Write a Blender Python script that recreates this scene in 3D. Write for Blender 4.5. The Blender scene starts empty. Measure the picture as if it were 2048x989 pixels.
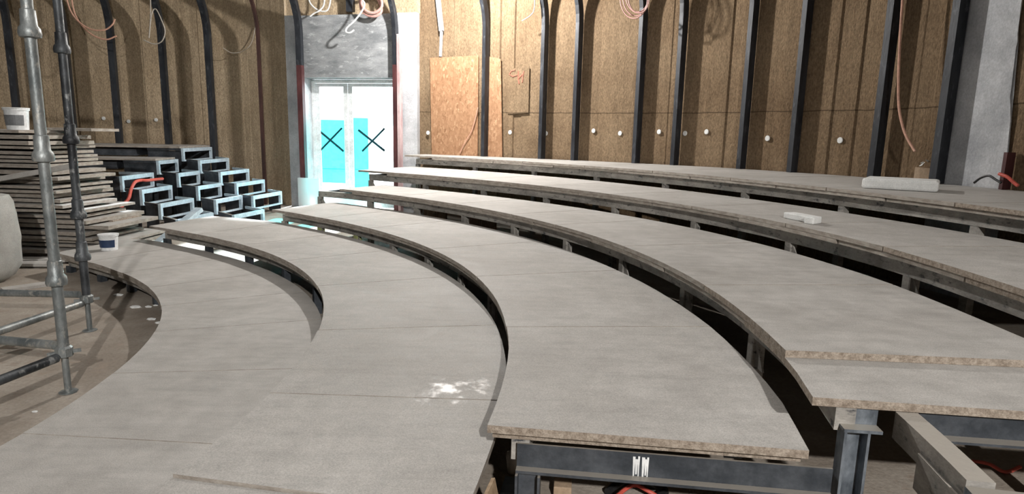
import bpy, bmesh, math, random
from mathutils import Vector, Matrix
random.seed(7)
SC = bpy.context.scene
COL = SC.collection
R = math.radians
FLOOR = -0.20
# ------------------------------------------------------------------ camera
F, PITCH, ROLL, EYE = 1260.47, 0.1766, 0.0226, 1.2186
cp, sp, cr, sr = math.cos(PITCH), math.sin(PITCH), math.cos(ROLL), math.sin(ROLL)
fwd = Vector((0, cp, -sp)); up0 = Vector((0, sp, cp)); rt0 = Vector((1, 0, 0))
right = cr * rt0 + sr * up0
up = -sr * rt0 + cr * up0
cam = bpy.data.cameras.new('camera'); co = bpy.data.objects.new('camera', cam); COL.objects.link(co)
M = Matrix((right, up, -fwd)).transposed().to_4x4(); M.translation = Vector((0, 0, EYE))
co.matrix_world = M
cam.sensor_fit = 'HORIZONTAL'; cam.sensor_width = 36; cam.lens = F / 2048 * 36; cam.clip_start = 0.02
SC.camera = co
EYEV = Vector((0, 0, EYE))
def ray(x, y):
    return (x - 1024) / F * right - (y - 494.5) / F * up + fwd
def onz(x, y, z):
    d = ray(x, y); return EYEV + d * ((z - EYE) / d.z)
def onplane(x, y, p, n):
    d = ray(x, y); return EYEV + d * ((p - EYEV).dot(n) / d.dot(n))
CX, CY = -5.1743, 2.5425
def oncyl(x, y, rad):
    d = ray(x, y); ox, oy = -CX, -CY
    a = d.x**2 + d.y**2; b = 2 * (d.x * ox + d.y * oy); c = ox * ox + oy * oy - rad * rad
    return EYEV + d * ((-b + math.sqrt(b * b - 4 * a * c)) / (2 * a))
def pol(r, deg, z=0.0):
    return Vector((CX + r * math.cos(R(deg)), CY + r * math.sin(R(deg)), z))
def ang(p):
    return math.degrees(math.atan2(p.y - CY, p.x - CX))
def rad(p): return math.hypot(p.x - CX, p.y - CY)
def lerp(ks, t):
    if t <= ks[0][0]: return ks[0][1]
    for (a, u), (b, v) in zip(ks, ks[1:]):
        if t <= b: return u + (v - u) * (t - a) / (b - a)
    return ks[-1][1]
# ------------------------------------------------------------------ materials
def newmat(name):
    m = bpy.data.materials.new(name); m.use_nodes = True
    nt = m.node_tree; b = nt.nodes['Principled BSDF']
    return m, nt, b
def N(nt, t, **kw):
    n = nt.nodes.new(t)
    for k, v in kw.items():
        if k.startswith('i_'): n.inputs[k[2:].replace('_', ' ')].default_value = v
        else: setattr(n, k, v)
    return n
def ramp(nt, src, stops):
    r = N(nt, 'ShaderNodeValToRGB')
    e = r.color_ramp.elements
    while len(e) < len(stops): e.new(0.5)
    for el, (p, c) in zip(e, stops):
        el.position = p; el.color = (*c, 1) if len(c) == 3 else c
    nt.links.new(src, r.inputs[0]); return r.outputs[0]
def pos(nt, scale=(1, 1, 1)):
    g = N(nt, 'ShaderNodeNewGeometry'); mp = N(nt, 'ShaderNodeMapping')
    mp.inputs['Scale'].default_value = scale
    nt.links.new(g.outputs['Position'], mp.inputs[0]); return mp.outputs[0]
def noise(nt, vec, scale, detail=6, rough=.6):
    n = N(nt, 'ShaderNodeTexNoise'); n.inputs['Scale'].default_value = scale
    n.inputs['Detail'].default_value = detail; n.inputs['Roughness'].default_value = rough
    nt.links.new(vec, n.inputs['Vector']); return n.outputs[0]
def mixc(nt, f, a, b, mode='MIX'):
    m = N(nt, 'ShaderNodeMix', data_type='RGBA', blend_type=mode)
    for s, v in ((0, f), (6, a), (7, b)):
        if hasattr(v, 'links'): nt.links.new(v, m.inputs[s])
        elif s == 0: m.inputs[0].default_value = v
        else: m.inputs[s].default_value = (*v, 1)
    return m.outputs[2]
def bump(nt, b, h, strength, dist=.01):
    n = N(nt, 'ShaderNodeBump'); n.inputs['Strength'].default_value = strength; n.inputs['Distance'].default_value = dist
    nt.links.new(h, n.inputs['Height']); nt.links.new(n.outputs[0], b.inputs['Normal'])
def surf(name, c1, c2, scale=8, rough=.6, fine=60, stretch=(1, 1, 1), bumps=.2, metal=0, dust=None, c3=None):
    """two-tone noisy surface; dust = colour that settles on upward faces"""
    m, nt, b = newmat(name)
    v = pos(nt, stretch)
    a = noise(nt, v, scale); f = noise(nt, v, fine, 4)
    col = ramp(nt, a, [(.36, c1), (.64, c2)])
    fr = ramp(nt, f, [(.3, (.78,)*3), (.7, (1.12,)*3)])
    col = mixc(nt, .8, col, fr, 'MULTIPLY')
    if c3:
        k = ramp(nt, noise(nt, v, scale * 2.7, 8, .7), [(.56, (0,)*3), (.66, (1,)*3)])
        col = mixc(nt, k, col, c3)
    if dust:
        g = N(nt, 'ShaderNodeNewGeometry'); s = N(nt, 'ShaderNodeSeparateXYZ'); nt.links.new(g.outputs['Normal'], s.inputs[0])
        k = ramp(nt, s.outputs[2], [(.75, (0,)*3), (.9, (.9,)*3)])
        col = mixc(nt, k, col, dust)
    nt.links.new(col, b.inputs['Base Color'])
    b.inputs['Roughness'].default_value = rough; b.inputs['Metallic'].default_value = metal
    if bumps: bump(nt, b, f, bumps)
    return m
def plain(name, c, rough=.5, metal=0): 
    return surf(name, tuple(x * .85 for x in c), tuple(min(1, x * 1.1) for x in c), 6, rough, 40, bumps=.08, metal=metal)
MT = {}
# cement board: dusty grey with faint wavy sweeps along the board
def cement():
    m, nt, b = newmat('cement_board_face')
    v = pos(nt)
    big = noise(nt, v, 1.6, 5); mid = noise(nt, v, 9, 8, .7); fine = noise(nt, v, 210, 4, .75)
    sw = noise(nt, pos(nt, (1.1, 9, 1)), 2.2, 6, .65)
    col = ramp(nt, big, [(.32, (.39, .372, .35)), (.68, (.49, .473, .452))])
    col = mixc(nt, .75, col, ramp(nt, mid, [(.3, (.8,)*3), (.7, (1.15,)*3)]), 'MULTIPLY')
    col = mixc(nt, .7, col, ramp(nt, sw, [(.30, (.84,)*3), (.5, (1.0,)*3), (.7, (1.05,)*3)]), 'MULTIPLY')
    col = mixc(nt, .8, col, ramp(nt, fine, [(.32, (.68,)*3), (.68, (1.28,)*3)]), 'MULTIPLY')
    nt.links.new(col, b.inputs['Base Color'])
    # dry and dull, but for one worn shiny patch on the second tier
    rr = ramp(nt, mid, [(.35, (.64,)*3), (.65, (.82,)*3)])
    g = N(nt, 'ShaderNodeNewGeometry'); dist = N(nt, 'ShaderNodeVectorMath', operation='DISTANCE'); nt.links.new(g.outputs['Position'], dist.inputs[0])
    dist.inputs[1].default_value = (-.24, 2.50, .155)
    ad = N(nt, 'ShaderNodeMath', operation='MULTIPLY_ADD'); nt.links.new(noise(nt, v, 14, 6, .7), ad.inputs[0]); ad.inputs[1].default_value = .9; nt.links.new(dist.outputs['Value'], ad.inputs[2])
    k = ramp(nt, ad.outputs[0], [(.44, (1,)*3), (.58, (0,)*3)])
    nt.links.new(mixc(nt, k, rr, (.40, .40, .40)), b.inputs['Roughness'])
    b.inputs['Specular IOR Level'].default_value = .3
    bump(nt, b, mid, .12, .01)
    return m
MT['board'] = cement()
MT['edge'] = surf('cement_board_edge', (.22, .175, .135), (.40, .34, .28), 45, .85, 180, (1, 1, 1), .5)
MT['edge_grey'] = surf('cut_board_edge', (.27, .235, .20), (.42, .38, .335), 14, .85, 120, (1, 1, 3), .4)
MT['floor'] = surf('dusty_floor', (.26, .22, .18), (.40, .355, .305), 2.2, .85, 50, bumps=.4, c3=(.29, .235, .19))
MT['steel'] = surf('dark_steel', (.035, .042, .052), (.085, .095, .11), 9, .5, 60, bumps=.15, metal=.25, dust=(.36, .33, .29))
MT['steel_dusty'] = surf('dusty_grey_steel', (.20, .19, .175), (.38, .36, .33), 5, .65, 60, (1, 1, 2), .2, dust=(.40, .37, .33), c3=(.05, .052, .058))
MT['galv'] = surf('galvanised_steel', (.085, .10, .12), (.22, .25, .285), 22, .45, 70, (1, 1, .5), .15, .35, dust=(.45, .42, .37))
MT['galv_daylit'] = surf('daylit_galvanised_steel', (.46, .58, .68), (.64, .76, .84), 10, .45, 50, bumps=.1, metal=.15)  # pale steel, with bluish daylight from the door put into its colour
MT['rib'] = surf('blackened_steel', (.012, .014, .019), (.035, .039, .047), 7, .5, 40, (1, 1, .3), .15, .2, c3=(.07, .075, .085))
MT['rib_red'] = surf('red_primer_steel', (.05, .014, .016), (.11, .035, .035), 7, .6, 40, (1, 1, .3), .15)
MT['rib_brown'] = surf('dark_red_brown_steel', (.03, .013, .011), (.06, .026, .022), 7, .6, 40, (1, 1, .3), .15)
MT['rib_pink'] = surf('pale_pink_primer', (.42, .27, .27), (.6, .45, .45), 6, .6, 40, (1, 1, .3), .15)
MT['plaster'] = surf('grey_plaster', (.35, .36, .38), (.56, .57, .59), 3.2, .85, 60, (1, 1, .8), .3, c3=(.42, .43, .445))
MT['plaster_dark'] = surf('grey_smeared_plaster', (.17, .18, .19), (.33, .34, .35), 3.2, .85, 60, (.7, .7, 2), .35, c3=(.42, .43, .44))
MT['pole'] = surf('scaffold_tube', (.15, .17, .175), (.33, .35, .35), 9, .45, 70, (1, 1, .5), .2, .45, c3=(.43, .42, .39))
MT['pole_dark'] = surf('stained_scaffold_tube', (.02, .022, .026), (.10, .11, .12), 7, .5, 70, (1, 1, .5), .2, .3, c3=(.30, .31, .31))
MT['white'] = plain('white_paint', (.82, .84, .85), .4)
MT['foam'] = surf('white_foam', (.70, .71, .70), (.82, .83, .82), 12, .9, 160, bumps=.4)
_m, _nt, _b = newmat('thin_white_foam'); _b.inputs['Base Color'].default_value = (.85, .86, .86, 1); _b.inputs['Roughness'].default_value = .8
_t = N(_nt, 'ShaderNodeBsdfTranslucent'); _t.inputs[0].default_value = (.8, .82, .82, 1); _x = N(_nt, 'ShaderNodeMixShader'); _x.inputs[0].default_value = .5
_nt.links.new(_b.outputs[0], _x.inputs[1]); _nt.links.new(_t.outputs[0], _x.inputs[2]); _nt.links.new(_x.outputs[0], _nt.nodes['Material Output'].inputs[0]); MT['foam_thin'] = _m
MT['tape'] = plain('black_tape_teal_bloom', (.004, .05, .065), .5)  # black tape; teal bloom from the bright film is put into its colour
MT['wood'] = surf('raw_wood', (.30, .20, .115), (.46, .33, .21), 5, .8, 60, (1, 8, 8), .3)
MT['card'] = surf('brown_cardboard', (.33, .235, .155), (.43, .32, .22), 5, .85, 60, bumps=.2)
MT['cable_pink'] = plain('peach_cable', (.60, .34, .25), .5)
MT['cable_rose'] = plain('rose_cable', (.52, .29, .26), .5)
MT['hose_red'] = plain('red_hose', (.62, .11, .08), .45)
MT['cable_white'] = plain('white_cable', (.78, .78, .77), .45)
MT['cable_grey'] = plain('grey_cable', (.42, .38, .33), .5)
MT['black'] = plain('black_rubber', (.012, .012, .013), .5)
MT['navy'] = plain('navy_label', (.02, .045, .11), .4)
MT['lid_grey'] = plain('grey_label', (.2, .21, .22), .4)
MT['sack'] = surf('woven_sack', (.33, .325, .30), (.45, .44, .415), 4, .85, 120, bumps=.3)
MT['red_paint'] = plain('red_spray_paint', (.36, .13, .085), .7)
MT['bluesteel'] = surf('blue_grey_plate', (.10, .135, .18), (.17, .21, .26), 8, .5, 60, bumps=.1, metal=.2)
MT['lime'] = plain('lime_painted_steel', (.42, .46, .20), .6)
def wallmat(name, c1, c2, c3, joint=None):
    m, nt, b = newmat(name)
    v = pos(nt); vs = pos(nt, (6, 6, .8))
    big = noise(nt, v, 1.1, 6); st = noise(nt, vs, 2.0, 8, .7); fine = noise(nt, pos(nt, (1, 1, .45)), 60, 5, .7)
    col = ramp(nt, big, [(.3, c1), (.7, c2)])
    col = mixc(nt, .55, col, ramp(nt, st, [(.3, (.6,)*3), (.7, (1.25,)*3)]), 'MULTIPLY')
    col = mixc(nt, .8, col, ramp(nt, fine, [(.32, (.5,)*3), (.68, (1.42,)*3)]), 'MULTIPLY')
    if joint:
        g = N(nt, 'ShaderNodeNewGeometry'); sx = N(nt, 'ShaderNodeSeparateXYZ'); nt.links.new(g.outputs['Position'], sx.inputs[0])
        wob = N(nt, 'ShaderNodeMath', operation='MULTIPLY_ADD'); nt.links.new(noise(nt, v, 3, 2), wob.inputs[0]); wob.inputs[1].default_value = .03; nt.links.new(sx.outputs[2], wob.inputs[2])
        d1 = N(nt, 'ShaderNodeMath', operation='SUBTRACT'); nt.links.new(wob.outputs[0], d1.inputs[0]); d1.inputs[1].default_value = joint
        d2 = N(nt, 'ShaderNodeMath', operation='ABSOLUTE'); nt.links.new(d1.outputs[0], d2.inputs[0])
        col = mixc(nt, ramp(nt, d2.outputs[0], [(.004, (.7,)*3), (.009, (0,)*3)]), col, tuple(x * .35 for x in c3))
    k = ramp(nt, noise(nt, v, 5.5, 9, .75), [(.60, (0,)*3), (.74, (.6,)*3)])
    col = mixc(nt, k, col, c3)
    nt.links.new(col, b.inputs['Base Color']); b.inputs['Roughness'].default_value = .95
    b.inputs['Specular IOR Level'].default_value = .1
    bump(nt, b, fine, .8, .02)
    return m
MT['wall_r'] = wallmat('brown_insulation_board', (.18, .122, .074), (.275, .198, .125), (.125, .084, .05), 1.585)
MT['wall_l'] = wallmat('tan_insulation_board', (.40, .305, .20), (.52, .41, .285), (.32, .235, .15))
def osb():
    m, nt, b = newmat('osb_chips')
    v = pos(nt)
    vo = N(nt, 'ShaderNodeTexVoronoi'); vo.inputs['Scale'].default_value = 34
    mp = pos(nt, (1, 1, .55)); nz = noise(nt, v, 12, 4)
    vv = mixc(nt, .12, mp, nz, 'ADD'); nt.links.new(vv, vo.inputs['Vector'])
    col = ramp(nt, noise(nt, vo.outputs['Color'], 3, 2), [(.3, (.23, .115, .055)), (.55, (.35, .195, .105)), (.75, (.47, .30, .175))])
    nt.links.new(col, b.inputs['Base Color']); b.inputs['Roughness'].default_value = .7
    bump(nt, b, vo.outputs['Distance'], .2); return m
MT['osb'] = osb()
def filmmat(name, tint, gloss=.06):
    m = bpy.data.materials.new(name); m.use_nodes = True; nt = m.node_tree; nt.nodes.clear()
    t = N(nt, 'ShaderNodeBsdfTransparent'); t.inputs[0].default_value = (*tint, 1)
    g = N(nt, 'ShaderNodeBsdfGlossy'); g.inputs['Roughness'].default_value = .05
    x = N(nt, 'ShaderNodeMixShader'); x.inputs[0].default_value = gloss
    o = N(nt, 'ShaderNodeOutputMaterial')
    nt.links.new(t.outputs[0], x.inputs[1]); nt.links.new(g.outputs[0], x.inputs[2]); nt.links.new(x.outputs[0], o.inputs[0])
    return m
MT['glass'] = filmmat('clear_glass', (.97, .99, .99))
MT['film'] = filmmat('cyan_protective_film', (.24, .93, .93))
MT['film_pale'] = filmmat('pale_cyan_film', (.72, .98, .98))
MT['facade'] = plain('pale_render', (.8, .82, .82), .8)
MT['paving'] = plain('pale_paving', (.62, .63, .62), .8)
MT['rear'] = plain('dull_grey_wall', (.12, .11, .10), .9)
# ------------------------------------------------------------------ object helpers
def meta(o, label=None, cat=None, group=None, kind=None):
    if label: o['label'] = label
    if cat: o['category'] = cat
    if group: o['group'] = group
    if kind: o['kind'] = kind
    return o
def wloc(o):
    v = Vector((0, 0, 0))
    while o is not None: v += o.location; o = o.parent
    return v
def build(name, bm, mats, parent=None, smooth=False, **kw):
    bmesh.ops.recalc_face_normals(bm, faces=bm.faces)
    me = bpy.data.meshes.new(name); 
    xs = [v.co.x for v in bm.verts]; ys = [v.co.y for v in bm.verts]; zs = [v.co.z for v in bm.verts]
    org = Vector(((min(xs) + max(xs)) / 2, (min(ys) + max(ys)) / 2, min(zs)))
    bmesh.ops.translate(bm, verts=bm.verts, vec=-org)
    if smooth:
        for f in bm.faces: f.smooth = True
    bm.to_mesh(me); bm.free()
    if not isinstance(mats, (list, tuple)): mats = [mats]
    for m in mats: me.materials.append(MT[m] if isinstance(m, str) else m)
    o = bpy.data.objects.new(name, me); COL.objects.link(o)
    if parent is not None:
        o.parent = parent; o.location = org - wloc(parent)
    else: o.location = org
    if smooth and hasattr(me, 'set_sharp_from_angle'): me.set_sharp_from_angle(angle=R(40))
    return meta(o, **kw)
def empty(name, loc, **kw):
    o = bpy.data.objects.new(name, None); COL.objects.link(o); o.location = loc; o.empty_display_size = .1
    return meta(o, **kw)
def nb(): return bmesh.new()
def prism(bm, poly, z0, z1, mi_side=0, mi_top=0):
    """vertical prism over a list of (x, y); z0/z1 numbers or per-vertex lists"""
    n = len(poly)
    a = [bm.verts.new((p[0], p[1], z0[i] if isinstance(z0, list) else z0)) for i, p in enumerate(poly)]
    b = [bm.verts.new((p[0], p[1], z1[i] if isinstance(z1, list) else z1)) for i, p in enumerate(poly)]
    f = bm.faces.new(b); f.material_index = mi_top
    f = bm.faces.new(a[::-1]); f.material_index = mi_side
    for i in range(n):
        f = bm.faces.new((a[i], a[(i + 1) % n], b[(i + 1) % n], b[i])); f.material_index = mi_side
    return bm
def hexa(bm, pts, mi=0):
    """eight points: bottom four then top four"""
    v = [bm.verts.new(p) for p in pts]
    for q in ((3, 2, 1, 0), (4, 5, 6, 7), (0, 1, 5, 4), (1, 2, 6, 5), (2, 3, 7, 6), (3, 0, 4, 7)):
        bm.faces.new([v[i] for i in q]).material_index = mi
    return bm
def obox(bm, c, ax, ay, az, mi=0):
    """box about c with half-extent vectors"""
    c = Vector(c); s = [(-1, -1), (1, -1), (1, 1), (-1, 1)]
    return hexa(bm, [c + ax * i + ay * j - az for i, j in s] + [c + ax * i + ay * j + az for i, j in s], mi)
def bar(bm, p, q, w, h, upv=Vector((0, 0, 1)), mi=0):
    """rectangular bar from p to q, w across, h along upv"""
    p, q = Vector(p), Vector(q); d = q - p; L = d.length; d.normalize()
    s = d.cross(upv); s.normalize(); u = s.cross(d)
    return obox(bm, (p + q) / 2, d * L / 2, s * w / 2, u * h / 2, mi)
def tube(bm, pts, r, n=8, close=False, mi=0):
    pts = [Vector(p) for p in pts]; rings = []
    prev = None
    for i, p in enumerate(pts):
        a = pts[i - 1] if (i > 0 or close) else p
        b = pts[(i + 1) % len(pts)] if (i < len(pts) - 1 or close) else p
        t = (b - a).normalized()
        if prev is None:
            s = t.cross(Vector((0, 0, 1)))
            if s.length < 1e-3: s = t.cross(Vector((1, 0, 0)))
        else: s = prev - t * prev.dot(t)
        s.normalize(); prev = s; u = t.cross(s)
        rr = r[i] if isinstance(r, (list, tuple)) else r
        rings.append([bm.verts.new(p + (s * math.cos(k * 2 * math.pi / n) + u * math.sin(k * 2 * math.pi / n)) * rr) for k in range(n)])
    m = len(rings)
    for i in range(m if close else m - 1):
        A, B = rings[i], rings[(i + 1) % m]
        for k in range(n): bm.faces.new((A[k], A[(k + 1) % n], B[(k + 1) % n], B[k])).material_index = mi
    if not close:
        bm.faces.new(rings[0][::-1]).material_index = mi; bm.faces.new(rings[-1]).material_index = mi
    return bm
def spline(pts, n=8):
    pts = [Vector(p) for p in pts]; P = [pts[0] * 2 - pts[1]] + pts + [pts[-1] * 2 - pts[-2]]; out = []
    for i in range(1, len(P) - 2):
        for k in range(n):
            t = k / n; a, b, c, d = P[i - 1:i + 3]
            out.append(.5 * (2 * b + (c - a) * t + (2 * a - 5 * b + 4 * c - d) * t * t + (3 * b - a - 3 * c + d) * t**3))
    return out + [pts[-1]]
def lathe(bm, c, prof, n=24, mi=0):
    """profile of (radius, z) about a vertical axis at c"""
    rings = [[bm.verts.new((c[0] + max(r, 1e-4) * math.cos(2 * math.pi * k / n), c[1] + max(r, 1e-4) * math.sin(2 * math.pi * k / n), c[2] + z)) for k in range(n)] for r, z in prof]
    for A, B in zip(rings, rings[1:]):
        for k in range(n): bm.faces.new((A[k], A[(k + 1) % n], B[(k + 1) % n], B[k])).material_index = mi
    bm.faces.new(rings[0][::-1]).material_index = mi; bm.faces.new(rings[-1]).material_index = mi
    return bm
def bevel(bm, w, seg=2):
    bmesh.ops.bevel(bm, geom=list(bm.edges), offset=w, segments=seg, affect='EDGES', profile=.5); return bm
ORD = ['first', 'second', 'third', 'fourth', 'fifth', 'sixth', 'seventh', 'eighth', 'ninth', 'tenth', 'eleventh', 'twelfth', 'thirteenth', 'fourteenth',
       'fifteenth', 'sixteenth', 'seventeenth', 'eighteenth', 'nineteenth', 'twentieth', 'twenty-first', 'twenty-second', 'twenty-third', 'twenty-fourth', 'twenty-fifth', 'twenty-sixth']
# ------------------------------------------------------------------ the tiers
H = {1: 0.0, 2: .1552, 3: .2934, 4: .4765, 5: .6602, 6: .8468}
IN = {
 1: [(-12, 3.247), (-4.9, 3.247), (5.4, 3.229), (15.6, 3.226), (25.9, 3.225), (36.2, 3.222), (46.4, 3.224), (56.7, 3.248), (66.9, 3.323), (77.2, 3.489)],
 2: [(2.3, 4.199), (11.3, 4.201), (20.2, 4.197), (29.1, 4.188), (38.0, 4.177), (47.0, 4.174), (55.9, 4.193), (64.8, 4.256), (73.7, 4.387)],
 3: [(-7.5, 5.146), (1.4, 5.171), (10.3, 5.178), (19.2, 5.17), (28.1, 5.157), (37.0, 5.149), (45.9, 5.162), (54.8, 5.214), (63.7, 5.325)],
 4: [(-6.8, 6.144), (-3.5, 6.179), (4.8, 6.203), (13.0, 6.201), (21.3, 6.186), (29.5, 6.17), (37.8, 6.165), (46.0, 6.181), (54.3, 6.231), (62.5, 6.325)],
 5: [(-0.9, 7.199), (6.9, 7.262), (14.6, 7.264), (22.4, 7.224), (30.2, 7.165), (38.0, 7.13), (45.8, 7.11), (53.5, 7.12), (61.3, 7.19), (66, 7.28)],
 6: [(7.7, 8.214), (14.6, 8.199), (21.4, 8.202), (28.3, 8.222), (35.2, 8.26), (42.0, 8.317), (48.9, 8.391), (55.8, 8.482), (62.6, 8.592), (67, 8.68)],
}
WALL_R = [(-25, 10.6), (10, 9.95), (17.6, 9.92), (23, 10.02), (27, 10.08), (32, 10.02), (37, 9.98), (42, 9.85), (48, 9.7), (54, 9.55), (60, 9.47), (68.4, 9.42)]
def r_in(i, t): return lerp(IN[i], t)
def r_out(i, t):
    if i == 6: return lerp(WALL_R, t) - .07
    return r_in(i + 1, t) - .006 if i < 5 else r_in(6, t) + .03
TOPS = {1: [77.2, 66, 54, 42, 31, 20, 7.8, -3.6, -15], 2: [73.7, 62, 50, 37.5, 24, 9.95, -1.5, -10.2, -17], 3: [63.7, 53, 42.9, 28.7, 17, 4.65, -7.2],
        4: [62.5, 52, 42.5, 33.3, 26.4, 16.4, 5.8, -3.5], 5: [66.5, 58, 49, 39.7, 31, 22.4, 14, 6.9, -3], 6: [67.3, 59, 51, 43, 35, 27, 19, 11, 2]}
LOWS = {1: [75.5, 60, 48, 36, 25, 13, 2, -10, -16], 2: [70, 56, 43, 30, 16, 3, -9, -17], 3: [61.2, 48, 36, 22, 10.5, -1.5, -6.9],
        4: [60.5, 47, 38, 29.8, 21, 11, 1, -6.8], 5: [62, 53.5, 44, 35, 26.5, 18, 10, 2, -4], 6: [63.5, 55, 47, 39, 31, 23, 15, 7, 1]}
TN = {1: 'lowest tier', 2: 'second tier', 3: 'third tier', 4: 'fourth tier', 5: 'fifth tier', 6: 'top tier by the wall'}
BT = .027
def sector(bm, fi, fo, a, b, z0, z1, step=1.6, ms=0, mt=0):
    n = max(2, int(abs(b - a) / step)); ts = [a + (b - a) * k / n for k in range(n + 1)]
    poly = [pol(fi(t), t)[:2] for t in ts] + [pol(fo(t), t)[:2] for t in reversed(ts)]
    # build strip-wise so that faces stay quads
    for t0, t1 in zip(ts, ts[1:]): pass
    rows = []
    for t in ts:
        p, q = pol(fi(t), t), pol(fo(t), t)
        rows.append([bm.verts.new((p.x, p.y, z0)), bm.verts.new((q.x, q.y, z0)), bm.verts.new((q.x, q.y, z1)), bm.verts.new((p.x, p.y, z1))])
    for A, B in zip(rows, rows[1:]):
        for i, j, m in ((0, 1, ms), (1, 2, ms), (2, 3, mt), (3, 0, ms)):
            bm.faces.new((A[i], A[j], B[j], B[i])).material_index = m
    bm.faces.new(rows[0]).material_index = ms; bm.faces.new(rows[-1][::-1]).material_index = ms
    return bm
for i in range(1, 7):
    for lay, seams in (('upper', TOPS[i]), ('lower', LOWS[i])):
        nsm = len(seams) - 1
        for k in range(nsm):
            a, b = seams[k], seams[k + 1]
            jit = random.uniform(-.004, .010) if lay == 'lower' else random.uniform(-.003, .003)
            if lay == 'lower': jit += .006
            g = .045 if lay == 'upper' else .05
            z1 = H[i] if lay == 'upper' else H[i] - BT - .001
            if i == 2 and lay == 'upper' and k == nsm - 1: z1 -= .009
            bm = nb()
            sector(bm, lambda t: r_in(i, t) + jit, lambda t: r_out(i, t) - (.0 if lay == 'upper' else .01), a - g, b + g, (H[i] - BT if lay == 'upper' else z1 - BT), z1, ms=1, mt=0)
            w = '%s-layer grey board, %s from the doorway end of the %s' % (lay, ORD[k], TN[i]) if k < nsm - 1 else \
                '%s-layer grey board at the camera end of the %s' % (lay, TN[i])
            build('cement_board', bm, ['board', 'edge' if (k == nsm - 1 and i > 2) else 'edge_grey'], label=w, cat='board', group='%s boards of the %s' % (lay, TN[i]))
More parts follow.
